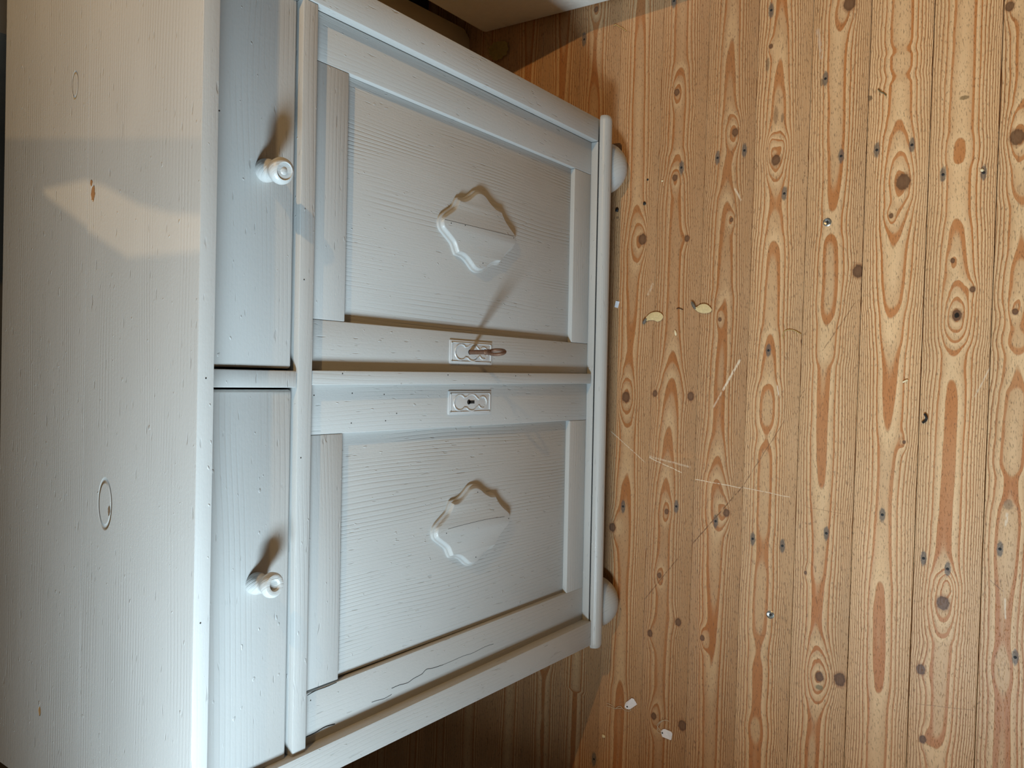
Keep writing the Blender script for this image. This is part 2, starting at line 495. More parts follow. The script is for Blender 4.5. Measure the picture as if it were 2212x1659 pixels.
# old nail holes with grey iron stain: (px, py)
NAILS = {
 -1: [(1262, 85), (1283, 1640)],
  0: [(1346, 1094)],
  1: [(1472, 362), (1461, 1094), (1399, 388), (1456, 2)],
  2: [(1550, 341), (1608, 325), (1546, 1126)],
  3: [(1626, 1164), (1690, 1179), (1660, 757), (1694, 418), (1666, 22)],
  4: [(1817, 337), (1785, 1152), (1783, 170)],
  5: [(1894, 324), (1970, 313), (1906, 1112)],
  6: [(2037, 377), (2125, 373), (2047, 1229), (1995, 1206)],
  7: [(2160, 1186), (2193, 1420)],
}
GREY = lin(92, 86, 80)
BLOTS = {3: [(1676, 250, 5, 18, lin(110, 80, 55), .5), (1690, 255, 3, 9, lin(70, 60, 45), .5), (1658, 140, 4, 14, lin(90, 76, 60), .6)],
         6: [(2083, 211, 8, 4, lin(96, 78, 48), .7), (2067, 681, 4.5, 5.5, (0.006, 0.004, 0.003), 1.0)],
         5: [(1879, 212, 5, 5, lin(70, 55, 40), .7)],
         0: [(1334, 470, 3, 3, lin(60, 50, 40), .5)],
         7: [(2178, 1090, 8, 10, lin(120, 96, 70), .6)],
         4: [(1770, 1485, 8, 5, lin(120, 112, 84), .8), (1775, 178, 3, 8, lin(90, 76, 60), .6)]}
WHITE = lin(232, 214, 188)
SCR = {0: [((1398, 640), (1412, 610), 3, WHITE, .45), ((1318, 930), (1395, 1000), 1.2, WHITE, .6)],
       1: [((1380, 978), (1475, 1022), 1.2, WHITE, .8), ((1380, 980), (1495, 1010), 2.5, WHITE, .35), ((1465, 1205), (1380, 1310), 1.4, lin(120, 84, 54), .8)],
       2: [((1600, 775), (1560, 845), 3.0, WHITE, .85), ((1560, 845), (1540, 882), 2.4, WHITE, .45), ((1586, 405), (1602, 435), 2.5, WHITE, .6), ((1500, 1035), (1605, 1055), 1.2, WHITE, .7), ((1605, 1050), (1478, 1195), 1.6, lin(120, 84, 54), .9)],
       3: [((1600, 1052), (1710, 1075), 1.1, WHITE, .6), ((1700, 900), (1605, 1050), 1.1, lin(120, 84, 54), .7), ((1679, 830), (1683, 860), 1.6, WHITE, .8)],
       4: [((1740, 840), (1690, 915), 1.0, lin(120, 84, 54), .7), ((1766, 60), (1775, 130), 4.0, lin(210, 196, 180), .35), ((1740, 1095), (1830, 1112), 1.0, lin(140, 100, 66), .5), ((1850, 650), (1775, 760), 1.2, lin(120, 84, 54), .6)],
       6: [((2140, 790), (2105, 860), 1.6, WHITE, .6), ((1975, 1520), (2110, 1535), 1.0, lin(140, 100, 66), .5)],
       7: [((2135, 1250), (2170, 1280), 1.2, lin(110, 80, 54), .6), ((2171, 1290), (2172, 1340), 1.6, WHITE, .9), ((2176, 1105), (2173, 1140), 3.0, WHITE, .7)]}
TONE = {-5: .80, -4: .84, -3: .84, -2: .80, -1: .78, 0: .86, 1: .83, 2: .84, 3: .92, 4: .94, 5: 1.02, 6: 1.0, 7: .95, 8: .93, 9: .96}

PX_M = 0.00083


def pxs(px, py):
    """size of one picture pixel on the floor there, in metres"""
    return (at(px, py)-Vector((0, CAM_Y, CAM_Z))).length/F_PX


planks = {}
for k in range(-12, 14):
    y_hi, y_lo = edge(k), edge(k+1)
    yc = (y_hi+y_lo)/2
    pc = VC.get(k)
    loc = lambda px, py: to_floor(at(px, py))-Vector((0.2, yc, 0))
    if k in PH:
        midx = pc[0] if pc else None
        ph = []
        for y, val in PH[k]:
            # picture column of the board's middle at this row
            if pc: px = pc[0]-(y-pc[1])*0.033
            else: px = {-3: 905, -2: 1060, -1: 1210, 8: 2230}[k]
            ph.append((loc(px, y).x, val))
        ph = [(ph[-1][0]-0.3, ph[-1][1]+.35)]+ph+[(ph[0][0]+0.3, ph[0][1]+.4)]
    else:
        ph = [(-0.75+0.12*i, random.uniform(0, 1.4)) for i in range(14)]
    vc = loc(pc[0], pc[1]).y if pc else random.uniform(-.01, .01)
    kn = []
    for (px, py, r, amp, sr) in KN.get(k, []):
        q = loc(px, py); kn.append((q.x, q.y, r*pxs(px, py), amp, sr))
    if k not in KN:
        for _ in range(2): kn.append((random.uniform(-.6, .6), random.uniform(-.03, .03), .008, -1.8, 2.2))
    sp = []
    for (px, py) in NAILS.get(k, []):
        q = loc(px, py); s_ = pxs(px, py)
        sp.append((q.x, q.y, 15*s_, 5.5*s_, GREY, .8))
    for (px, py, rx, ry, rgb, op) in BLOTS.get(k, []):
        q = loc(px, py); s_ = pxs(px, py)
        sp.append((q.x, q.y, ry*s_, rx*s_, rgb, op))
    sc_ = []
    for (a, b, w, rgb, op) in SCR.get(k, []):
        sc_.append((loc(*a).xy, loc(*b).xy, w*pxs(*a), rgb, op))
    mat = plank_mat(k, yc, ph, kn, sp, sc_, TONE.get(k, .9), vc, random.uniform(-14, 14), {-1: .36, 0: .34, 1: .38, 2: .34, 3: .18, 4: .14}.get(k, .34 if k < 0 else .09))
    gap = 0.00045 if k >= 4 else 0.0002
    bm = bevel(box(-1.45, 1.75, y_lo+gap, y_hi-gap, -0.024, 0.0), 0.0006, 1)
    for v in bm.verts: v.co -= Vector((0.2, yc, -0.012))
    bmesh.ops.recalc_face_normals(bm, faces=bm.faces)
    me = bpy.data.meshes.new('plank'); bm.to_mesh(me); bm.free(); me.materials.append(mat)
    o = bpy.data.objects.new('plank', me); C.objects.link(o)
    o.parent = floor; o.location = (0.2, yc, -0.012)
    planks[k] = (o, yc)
# dark earth and joists below the gaps
bm = box(-1.5, 1.8, -1.35, 1.12, -0.06, -0.03)
sub = finish_mesh('subfloor', bm, M_crack); struct(sub)


def plank_child(name, mat, px, py, r, prof, smooth=40):
    """small turned metal piece sitting in the plank that lies there"""
    p = to_floor(at(px, py))
    k = max(kk for kk in planks if edge(kk) >= p.y)
    o, yc = planks[k]
    bm = lathe([(a*r, b*r) for a, b in prof], (0, 0, 0), (0, 0, 1), 14)
    bmesh.ops.recalc_face_normals(bm, faces=bm.faces)
    me = bpy.data.meshes.new(name); bm.to_mesh(me); bm.free(); me.materials.append(mat)
    for q in me.polygons: q.use_smooth = True
    me.set_sharp_from_angle(angle=math.radians(smooth))
    c = bpy.data.objects.new(name, me); C.objects.link(c); c.parent = o
    c.location = (p.x-0.2, p.y-yc, 0.012)
    return c


nail_me = None
for k, lst in NAILS.items():
    for px, py in lst:
        if nail_me is None:
            n = plank_child('nail', M_black, px, py, 0.0021, [(0, .1), (.7, .12), (1, .0), (1, -.8), (0, -.8)])
            nail_me = n.data
        else:
            p = to_floor(at(px, py)); kk = max(q for q in planks if edge(q) >= p.y)
            o, yc = planks[kk]
            n = bpy.data.objects.new('nail', nail_me); C.objects.link(n); n.parent = o
            n.location = (p.x-0.2, p.y-yc, 0.012)
for px, py in ((1787, 480), (1664, 1328)):
    s = plank_child('screw', M_steel, px, py, 0.0066,
                    [(0, .12), (.12, .12), (.2, .02), (.42, .04), (.55, .10), (.68, .12), (.78, .04), (.86, .14), (1.0, .06), (1.0, -.4), (0, -.4)])
    # cross recess
    c = bmesh.new()
    bmesh.ops.create_cube(c, size=1.0, matrix=Matrix.Diagonal((0.0052, 0.0013, 0.0010, 1)))
    bmesh.ops.create_cube(c, size=1.0, matrix=Matrix.Diagonal((0.0013, 0.0052, 0.0010, 1)))
    for v in c.verts: v.co.z += 0.0003
    tmp = bmesh.new(); tmp.from_mesh(s.data)
    s.data.materials.append(M_black)
    cm = bpy.data.meshes.new('cross'); c.to_mesh(cm); c.free()
    n0 = len(tmp.faces); tmp.from_mesh(cm); bpy.data.meshes.remove(cm)
    tmp.faces.ensure_lookup_table()
    for f in tmp.faces[n0:]: f.material_index = 1
    tmp.to_mesh(s.data); tmp.free()

# ------------------------------------------------------------------ walls
wl = bmesh.new()
X0, X1 = -0.85, -0.775
for (ya_, yb_, za_, zb_) in ((-1.25, WIN['y0'], 0, 2.3), (WIN['y1'], 0.06, 0, 2.3), (WIN['y0'], WIN['y1'], 0, WIN['z0']), (WIN['y0'], WIN['y1'], WIN['z1'], 2.3)):
    box(X0, X1, ya_, yb_, za_, zb_, wl)
box(-1.04, X0, 0.0, 0.06, 0, 2.3, wl)
box(-1.04, -0.955, 0.06, 1.1, 0, 2.3, wl)
bmesh.ops.remove_doubles(wl, verts=wl.verts, dist=1e-5)
struct(finish_mesh('wall_left', wl, M_plaster))
w1 = empty('window_1', (-0.810, -0.525, WIN['z0'])); struct(w1)
M_frame = plain('white_window_paint', lin(225, 222, 212), 0.5, 0, 0.04)
fb = bmesh.new()
t = 0.012
box(-0.800, -0.784, WIN['y0'], WIN['y0']+t, WIN['z0'], WIN['z1'], fb)
box(-0.800, -0.784, WIN['y1']-t, WIN['y1'], WIN['z0'], WIN['z1'], fb)
box(-0.800, -0.784, WIN['y0']+t, WIN['y1']-t, WIN['z0'], WIN['z0']+t, fb)
box(-0.800, -0.784, WIN['y0']+t, WIN['y1']-t, WIN['z1']-t, WIN['z1'], fb)
finish_mesh('window_frame', fb, M_frame, w1)
M_glass = bpy.data.materials.new('window_glass'); M_glass.use_nodes = True
pb = M_glass.node_tree.nodes['Principled BSDF']
pb.inputs['Transmission Weight'].default_value = 1.0; pb.inputs['Roughness'].default_value = 0.02; pb.inputs['IOR'].default_value = 1.45
finish_mesh('window_pane', box(-0.797, -0.793, WIN['y0']+t, WIN['y1']-t, WIN['z0']+t, WIN['z1']-t), M_glass, w1)
bm = prism([(-0.955, 1.0), (0.46, 1.0), (0.46, 0.50), (1.75, 0.50), (1.75, 1.10), (-0.955, 1.10)], 0, 2.3)
for v in bm.verts: v.co = Vector((v.co.x, v.co.z, v.co.y))
struct(finish_mesh('wall_back', bm, M_darkwall))

# rough white plaster foot of the chimney wall on the right, its top sloping down to the front
bm = bmesh.new()
prof = [(0.34, 0.0), (0.345, 0.72), (0.12, 0.42), (0.02, 0.19), (-0.20, 0.14), (-0.20, 0.0)]
ring = []
for x, off in ((0.722, 0), (1.00, 0)):
    ring.append([bm.verts.new((x-(0.045*max(0, 0.32-y)), y, z)) for y, z in prof])
a, b = ring
bm.faces.new(a); bm.faces.new(list(reversed(b)))
for i in range(len(a)):
    bm.faces.new((a[i], b[i], b[(i+1) % len(a)], a[(i+1) % len(a)]))
bevel(bm, 0.012, 3)
struct(finish_mesh('wall_right', bm, M_plaster, smooth=50))


# ------------------------------------------------------------------ the cabinet
cab = empty('painted_cabinet', (0, 0.19, 0))
tag(cab, 'low grey-painted pine cabinet with two drawers and two panelled doors', 'cabinet')
XL, XR = -0.468, 0.459
BR = lin(150, 112, 76)
# top: two boards meeting in a hairline joint
cut = 0.1735


def top_bm(y0, y1):
    bm = box(XL-0.022, XR+0.022, y0, y1, 0.8655, 0.8828)
    jt = [e for e in bm.edges if all(abs(v.co.y-cut) > 0.01 for v in e.verts)]
    bmesh.ops.bevel(bm, geom=jt, offset=0.0012, segments=2, profile=0.5, affect='EDGES')
    return bm


def top_board(y0, y1, marks):
    mid = Vector(((XL+XR)/2, (y0+y1)/2, 0.874))
    mk = [(x-mid.x, y-mid.y, 0, ru, rv, rgb, kd) for x, y, ru, rv, rgb, kd in marks]
    m = paint('grey_paint_tabletop', 0, mk, ridge=0.45, across=1)
    return finish_mesh('top_board', top_bm(y0, y1), m, cab, smooth=40)


top_board(-0.045, cut-0.00012, [(0.192, 0.161, .010, .005, BR, 'hole'), (0.204, 0.165, .004, .003, BR, 'hole'), (-0.146, 0.115, .006, .003, lin(120, 100, 80), 'hole'), (-0.140, 0.124, .026, .014, BR, 'ring')])
top_board(cut+0.00012, 0.392, [(-0.398, 0.269, .006, .0035, lin(176, 138, 92), 'hole'), (0.318, 0.206, .015, .007, BR, 'ring')])
# carcass
board('stile', M_pz, cab, 0.4196, XR, 0.0, 0.024, 0.0945, 0.8652, 0.0014)
board_q('stile', M_pz, cab, [(XL+.003, .0945), (-0.4222, .0945), (-0.4296, .8652), (XL+.005, .8652)], -0.0048, 0.024)
board('side_panel', M_py, cab, 0.441, XR-0.001, 0.0245, 0.385, 0.0657, 0.8652)
board('side_panel', M_py, cab, XL+0.001, -0.450, 0.0245, 0.385, 0.0657, 0.8652)
board('back_panel', M_px, cab, -0.4495, 0.4405, 0.375, 0.385, 0.0657, 0.8652)
board('bottom_board', M_px, cab, -0.4495, 0.4405, 0.030, 0.3745, 0.0660, 0.0870)
# rail under the drawers, divider between them
board_q('rail', M_px, cab, [(-0.4318, .7113), (0.4192, .7122), (0.4192, .7326), (-0.4318, .7301)], 0.0015, 0.045)
board('drawer_divider', M_px, cab, -0.0143, 0.0045, 0.0020, 0.040, 0.7330, 0.8652)
# base: board behind, rounded moulding nailed on in front, ledge above
board('base_board', M_px, cab, XL-0.004, XR+0.006, 0.0100, 0.0290, 0.0660, 0.0920, 0.0008)
board('base_ledge', M_px, cab, -0.4248, 0.4192, 0.0004, 0.0288, 0.0934, 0.0955, 0.0006)
bm = bmesh.new()
prof = [(0.0096, 0.0675), (-0.0007, 0.0700), (-0.0013, 0.0930)]
for i in range(1, 14):
    a = math.pi*i/14
    prof.append((-0.0013-0.0145*math.sin(a)**0.75, 0.0795+0.0135*math.cos(a)))
prof += [(0.0096, 0.0660)]
ringsm = []
for x, sc in ((XL-0.003, .80), (XL+0.002, .97), (XL+0.006, 1.0), (XR-0.002, 1.0), (XR+0.003, .97), (XR+0.007, .80)):
    ringsm.append([bm.verts.new((x, -0.0013+(y+0.0013)*sc, 0.0795+(z-0.0795)*sc)) for y, z in prof])
bm.faces.new(ringsm[0]); bm.faces.new(list(reversed(ringsm[-1])))
for p, q in zip(ringsm, ringsm[1:]):
    for i in range(len(p)):
        bm.faces.new((p[i], p[(i+1) % len(p)], q[(i+1) % len(p)], q[i]))
finish_mesh('base_moulding', bm, M_px, cab, smooth=40)
# ball feet
for fx, fy in ((0.388, 0.026), (-0.404, 0.026), (0.388, 0.34), (-0.404, 0.34)):
    bm = lathe([(0, 0), (.016, .0), (.029, .004), (.039, .0125), (.0450, .0235), (.047, .034), (.0458, .044), (.041, .054), (.033, .061), (.030, .0657), (0, .0657)], (fx, fy, 0), (0, 0, 1), 40)
    finish_mesh('foot', bm, M_smooth, cab, smooth=40)


# drawers with turned knobs
def drawer(x0, x1, z0, z1, kx, kz, ktilt, kscale, face):
    bm = bevel(box(x0, x1, 0.006, 0.026, z0, z1), 0.0035, 3)
    d = finish_mesh('drawer', bm, M_px, cab, smooth=40)
    bb = bmesh.new()
    box(x0+0.006, x0+0.018, 0.0262, 0.33, z0+.002, z1-.02, bb); box(x1-0.018, x1-0.006, 0.0262, 0.33, z0+.002, z1-.02, bb)
    box(x0+0.0182, x1-0.0182, 0.0262, 0.33, z0+.004, z0+.010, bb)
    finish_mesh('drawer_box', bb, M_py, d)
    s = kscale
    if face == 'ring':
        tip = [(.0128, .0265), (.0137, .0300), (.0130, .0335), (.0105, .0362), (.0090, .0368), (.0086, .0355), (.0040, .0352), (.0030, .0362), (0, .0368)]
    else:
        tip = [(.0122, .0265), (.0136, .0300), (.0134, .0335), (.0110, .0368), (.0088, .0374), (.0066, .0370), (.0050, .0345), (0, .0338)]
    prof = [(0, 0), (.0118, 0), (.0122, .004), (.0118, .008), (.0100, .0125), (.0088, .0165), (.0090, .0195), (.0104, .0230)]+tip
    axis = Vector((ktilt[0], -1, ktilt[1]))
    bm = lathe([(r*s, t*s) for r, t in prof], (kx, 0.0072, kz), axis, 44)
    finish_mesh('knob', bm, M_knob, d, smooth=35)
    return d


M_knob = paint('grey_paint_worn_knob', 2, ridge=0.7)
drawer(0.0068, 0.4165, 0.7372, 0.8622, 0.2185, 0.7765, (-0.17, 0.05), 1.04, 'ring')
drawer(-0.4300, -0.0166, 0.7355, 0.8618, -0.2240, 0.7800, (0.10, 0.0), .98, 'cup')

# doors
SHIELD = [(0, .0808), (.0055, .0790), (.0110, .0712), (.0170, .0620), (.0235, .0540), (.0352, .0474), (.0360, .0370), (.0402, .0268), (.0465, .0178), (.0523, .0097), (.0540, .0005), (.0510, -.0097), (.0445, -.0194), (.0398, -.0290), (.0370, -.0370), (.0360, -.0476), (.0305, -.0518), (.0228, -.0592), (.0152, -.0695), (.0070, -.0815), (0, -.0838)]


def shield_outline(cx, cz):
    half = []
    pts = SHIELD
    # smooth runs between the sharp ears
    runs = [pts[0:6], pts[5:16], pts[15:]]
    for i, r_ in enumerate(runs):
        s = catmull([(a, b, 0) for a, b in r_], 4)
        half += [(p.x, p.y) for p in (s if i == 2 else s[:-1])]
    right = [(cx+a, cz+b) for a, b in half]
    left = [(cx-a, cz+b) for a, b in reversed(half[1:-1])]
    return right+left


def offset(poly, d):
    n = len(poly); out = []
    for i in range(n):
        a, b, c = Vector(poly[i-1]), Vector(poly[i]), Vector(poly[(i+1) % n])
        t = ((b-a).normalized()+(c-b).normalized()).normalized()
        nrm = Vector((-t.y, t.x))
        out.append((b.x+nrm.x*d, b.y+nrm.y*d))
    return out


def ornament(cx, cz, yback, parent):
    """moulded shield: flat face, cove and step down to the panel"""
    base = shield_outline(cx, cz)
    area = sum(base[i-1][0]*base[i][1]-base[i][0]*base[i-1][1] for i in range(len(base)))
    sg = -1 if area > 0 else 1
    prof = [(0.0058, 0.0), (0.0058, 0.0032), (0.0048, 0.0040), (0.0036, 0.0042), (0.0024, 0.0052), (0.0018, 0.0070), (0.0008, 0.0086), (0.0, 0.0092), (-0.0006, 0.0094)]
    bm = bmesh.new(); rings = []
    for d, h in prof:
        rings.append([bm.verts.new((x, yback-h, z)) for x, z in offset(base, sg*d)])
    n = len(base)
    for p, q in zip(rings, rings[1:]):
        for i in range(n):
            bm.faces.new((p[i], p[(i+1) % n], q[(i+1) % n], q[i]))
    bm.faces.new(list(reversed(rings[0])))
    f = bm.faces.new(rings[-1])
    bmesh.ops.triangulate(bm, faces=[f])
    return finish_mesh('shield_ornament', bm, M_pz, parent, smooth=30)


M_esc = plain('pressed_tin_escutcheon', lin(196, 198, 198), 0.36, 0.15, 0.06, 400.0)


def escutcheon(x0, x1, z0, z1, y, parent):
    """pressed plate: rim, three-lobed raised cartouche, nails and keyhole"""
    bm = bevel(box(x0, x1, y-0.0016, y+0.0004, z0, z1), 0.0007, 2)
    cx, cz = (x0+x1)/2, (z0+z1)/2
    yf_ = y-0.0017
    # inner frame line
    fr = [(x0+.0035, z0+.0035), (x1-.0035, z0+.0035), (x1-.0035, z1-.0035), (x0+.0035, z1-.0035)]
    pts = []
    for i in range(4):
        a, b = Vector(fr[i]), Vector(fr[(i+1) % 4])
        for j in range(8):
            p = a.lerp(b, j/8); pts.append((p.x, yf_, p.y))
    tube(pts, 0.0009, 6, bm, closed=True)
    # three lobes
    H = z1-z0; W = x1-x0
    lob = []
    for (c, r, a0, a1) in ((cz+H*.255, W*.335, -50, 230), (cz-H*.02, W*.36, 130, 230), (cz-H*.28, W*.26, 120, 420), (cz-H*.02, W*.36, -50, 50)):
        for j in range(13):
            a = math.radians(a0+(a1-a0)*j/12)
            lob.append((cx+r*math.cos(a)*1.0, yf_, c+r*math.sin(a)*1.15))
    tube(lob, 0.0012, 6, bm, closed=True)
    # beaded hood round the keyhole
    bead = []
    for j in range(22):
        a = math.radians(70+400*j/21)
        if math.sin(a) > .75: continue
        bmesh.ops.create_icosphere(bm, subdivisions=1, radius=0.0008, matrix=Matrix.Translation((cx+W*.22*math.cos(a), yf_, cz-H*.20+H*.20*math.sin(a))))
    e = finish_mesh('escutcheon', bm, M_esc, parent, smooth=40, label='pressed metal escutcheon plate')
    # keyhole
    kb = lathe([(0, 0.0), (.0036, 0.0), (.0036, .0006), (0, .0006)], (cx+.0006, yf_+.0004, cz+.0040), (0, -1, 0), 16)
    box(cx-.0016, cx+.0028, yf_-.0002, yf_+.0004, cz-.0085, cz+.0040, kb)
    finish_mesh('keyhole', kb, M_crack, parent)
    for sx in (x0+.0040, x1-.0040):
        for sz in (z0+.0040, z1-.0040):
            nb = lathe([(.0015, 0), (.0013, .0008), (.0006, .0012), (0, .0013)], (sx, yf_+.0001, sz), (0, -1, 0), 10)
            finish_mesh('plate_nail', nb, M_steel, parent, smooth=60)
    return e


DY, PY = 0.0125, 0.0205


def door(x0, x1, sl, sr, shx, shz, esc, hinge_poly=None):
    d = empty('door', ((x0+x1)/2, DY, 0.0975), cab)
    zb, zt = 0.0968, 0.7105
    rb, rt = 0.1495, 0.6555
    g_ = 0.0003
    lp = [(x0, zb), (sl, zb), (sl, zt), (x0, zt)]
    rp = [(sr, zb), (x1, zb), (x1, zt), (sr, zt)]
    if hinge_poly: lp = hinge_poly
    board_q('door_stile', M_pz, d, lp, DY, DY+0.020)
    board_q('door_stile', M_pz, d, rp, DY, DY+0.020)
    board('door_rail', M_px, d, sl+g_, sr-g_, DY, DY+0.020, zb, rb, .0012)
    board('door_rail', M_px, d, sl+g_, sr-g_, DY, DY+0.020, rt, zt, .0012)
    board('panel', M_panel, d, sl+g_, sr-g_, PY, PY+0.010, rb+g_, rt-g_, .0004)
    ornament(shx, shz, PY, d)
    escutcheon(*esc, DY-.0002, d)
    return d


M_panel = paint('grey_paint_panel', 2, ridge=0.78)
dl = door(-0.4265, -0.0040, -0.3655, -0.0690, -0.2138, 0.4015, (-.0512, -.0182, .3712, .4662),
          [(-0.4243, .0968), (-0.3640, .0968), (-0.3680, .7105), (-0.4300, .7105)])
dr = door(0.0048, 0.4188, 0.0647, 0.3622, 0.2138, 0.4010, (.0201, .0535, .3712, .4656))
# overlapping strip that covers the meeting edge, fixed to the right door
board_q('astragal', M_pz, dl, [(-0.0054, .0990), (0.0122, .0990), (0.0055, .7105), (-0.0112, .7105)], 0.0030, DY-0.0003)

finish_mesh('shield_crack', prism([(.2188, .3215), (.2192, .3215), (.2176, .4810), (.2172, .4810)], PY-.00955, PY-.0090), M_crack, dr)

def on_front(px, py, y):
    d = R2*(829.5-py) + U2*(1106.0-px) + fw*F_PX
    t_ = (y-CAM_Y)/d.y
    return Vector((d.x*t_, y, CAM_Z+d.z*t_))


hole_me = None
for px, py, y, par in ((740, 807, .0030, dl), (968, 810, .0030, dl), (1114, 812, .0030, dl), (1142, 809, .0030, dl),
                       (678.5, 854, DY, dl), (761, 849.5, DY, dl), (830, 852, DY, dl), (857, 893, DY, dl), (833, 909, DY, dl), (759, 914, DY, dl), (671, 1513, DY, dl),
                       (1032, 1063.4, PY-.0094, dl), (1099, 1120, PY-.0094, dl), (964.7, 1152, PY-.0094, dl), (1028, 1203.7, PY-.0094, dl),
                       (1005.3, 487, PY-.0094, dr), (975, 482, PY-.0094, dr), (1043.6, 568.7, PY-.0094, dr), (1110, 514, PY-.0094, dr),
                       (650, 989, .0015, cab), (657, 604, .0015, cab), (474, 239, -.045, cab), (445, 817, -.045, cab), (433, 1346, -.045, cab)):
    p = on_front(px, py, y-.0002)
    if hole_me is None:
        n = finish_mesh('nail_hole', lathe([(0, 0), (.0008, 0), (.0008, .0006), (0, .0006)], p, (0, 1, 0), 8), M_crack, par)
        hole_me = n.data
    else:
        n = bpy.data.objects.new('nail_hole', hole_me); C.objects.link(n); n.parent = par
        n.location = p+Vector((0, .0003, 0))-WORLD_LOC[par.name]
for pts, y, r, par in (([(661, 1592), (680, 1583), (702, 1570), (723, 1564)], DY, .0006, dl), ([(846, 1487), (862, 1480), (880, 1475), (893, 1466), (911, 1456), (921, 1446), (936, 1443), (957, 1436)], DY, .00035, dl),
                       ([(957, 1436), (976, 1428), (1001, 1417), (1020, 1411), (1048, 1397), (1066, 1391)], DY, .0002, dl), ([(664, 1502), (682, 1492), (704, 1484), (727, 1474)], DY, .0004, dl),
                       ([(803, 1517), (815, 1513), (830, 1509), (846, 1500)], DY, .0003, dl), ([(968, 1143), (1000, 1134), (1050, 1122), (1090, 1116)], PY-.0094, .00018, dl)):
    w_ = [on_front(a_, b_, y-.0001) for a_, b_ in pts]
    finish_mesh('paint_crack', tube(catmull(w_, 4), r, 5), M_crack, par)

# ------------------------------------------------------------------ key in the right-hand lock
kx, kz = 0.0374, 0.4216
key = empty('key', (kx, DY-0.002, kz))
tag(key, 'rusty iron key sticking out of the lock plate of the door on the right', 'key')
finish_mesh('shank', lathe([(0, -.010), (.0033, -.010), (.0032, .026), (.0041, .027), (.0041, .0285), (.0034, .0295), (.0034, .031), (.0043, .032), (.0040, .0345), (.0022, .036), (0, .036)], (kx, DY-.0018, kz), (0.0, -1, -.02), 16), M_rust, key, smooth=40)
bow = []
for i in range(22):
    a = 2*math.pi*i/22
    bow.append((kx+0.0012*math.cos(a)+.0095*math.sin(a)*0.34, DY-.0018-.0475+.0125*math.cos(a), kz-.001+.0085*math.sin(a)*-1.0))
finish_mesh('bow', tube(bow, 0.0025, 8, closed=True), M_rust, key, smooth=60)

# ------------------------------------------------------------------ things on the floor
def flat_poly(pts, z0, th, bm=None):
    bm = bm or bmesh.new()
    a = [bm.verts.new((p[0], p[1], z0 if len(p) < 3 else p[2])) for p in pts]
    b = [bm.verts.new((v.co.x, v.co.y, v.co.z+th)) for v in a]
    n = len(a)
    bm.faces.new(list(reversed(a))); bm.faces.new(b)
    for i in range(n): bm.faces.new((a[i], a[(i+1) % n], b[(i+1) % n], b[i]))
    return bm


def string(name, pts, r, mat, parent=None, z=0.0012):
    w = [at(x, y) for x, y in pts]
    w = [Vector((p.x, p.y, z+0.0012*math.sin(i*1.7)**2)) for i, p in enumerate(w)]
    return finish_mesh(name, tube(catmull(w, 5), r, 6), mat, parent, smooth=60)


def price_tag(corners, hole, strings, label):
    c = [at(x, y) for x, y in corners]
    mid = sum(c, Vector())/len(c)
    t_ = empty('price_tag', (mid.x, mid.y, 0)); tag(t_, label, 'tag', 'price tags dropped on the floor')
    lift = lambda p, i: 0.0012+0.0016*(i % 3 == 0)
    bm = flat_poly([(p.x, p.y, lift(p, i)) for i, p in enumerate(c)], 0, 0.0005)
    finish_mesh('card', bm, M_paper, t_)
    h = at(*hole)
    finish_mesh('eyelet', lathe([(0, 0), (.0014, 0), (.0014, .0003), (0, .0003)], (h.x, h.y, .0031), (0, 0, 1), 12), M_black, t_)
    for s in strings: string('string', s, 0.00055, M_string, t_)
    return t_


price_tag([(1366, 1507), (1370, 1509), (1377, 1521), (1365, 1530), (1360, 1532), (1354, 1531), (1351, 1526), (1351, 1521), (1353, 1517)], (1356.5, 1525.5),
          [[(1311, 1518), (1318, 1520), (1325, 1525), (1330, 1530), (1336, 1526), (1342, 1525), (1347, 1531), (1355, 1535), (1363, 1534), (1362, 1531)], [(1311, 1524), (1320, 1526), (1329, 1530), (1338, 1529), (1345, 1529)]],
          'white card price tag nearer the cabinet with its string trailing towards it')
price_tag([(1433.5, 1574), (1437, 1574), (1451, 1580), (1454, 1584), (1451, 1597), (1449, 1598), (1432, 1590), (1428.5, 1579)], (1432.5, 1582),
          [[(1430, 1580), (1424, 1572), (1420, 1566), (1425, 1560), (1430, 1556), (1438, 1555), (1443, 1555), (1445, 1558)], [(1430, 1584), (1422, 1580), (1421, 1572), (1425, 1563), (1433, 1556), (1441, 1554)]],
          'white card price tag further from the cabinet with string looped above it')


def maple_seed(outline, nut, label, tilt):
    w = [at(x, y) for x, y in outline]
    mid = sum(w, Vector())/len(w)
    s = empty('maple_seed', (mid.x, mid.y, 0)); tag(s, label, 'seed', 'winged seeds on the floor')
    bm = bmesh.new()
    sm = catmull([(p.x, p.y, 0) for p in w], 4, closed=True)
    h = lambda p: 0.0025+tilt*max(0.0, (p-mid).length/0.02)*0.5
    top = [bm.verts.new((p.x, p.y, h(p)+0.0006)) for p in sm]
    bot = [bm.verts.new((p.x, p.y, h(p))) for p in sm]
    ct = bm.verts.new((mid.x, mid.y, 0.0048)); cb = bm.verts.new((mid.x, mid.y, 0.0040))
    n = len(sm)
    for i in range(n):
        j = (i+1) % n
        bm.faces.new((top[i], top[j], ct)); bm.faces.new((bot[j], bot[i], cb)); bm.faces.new((top[i], bot[i], bot[j], top[j]))
    finish_mesh('wing', bm, M_wing, s, smooth=50)
    a, b = at(*nut[0]), at(*nut[1])
    bm = tube([Vector((p.x, p.y, .0036)) for p in (a, a.lerp(b, .25), a.lerp(b, .6), b)], lambda q: .0010+.0024*math.sin(math.pi*min(max(q, .06), .94)), 8)
    finish_mesh('nut', bm, M_nut, s, smooth=60)
    return s


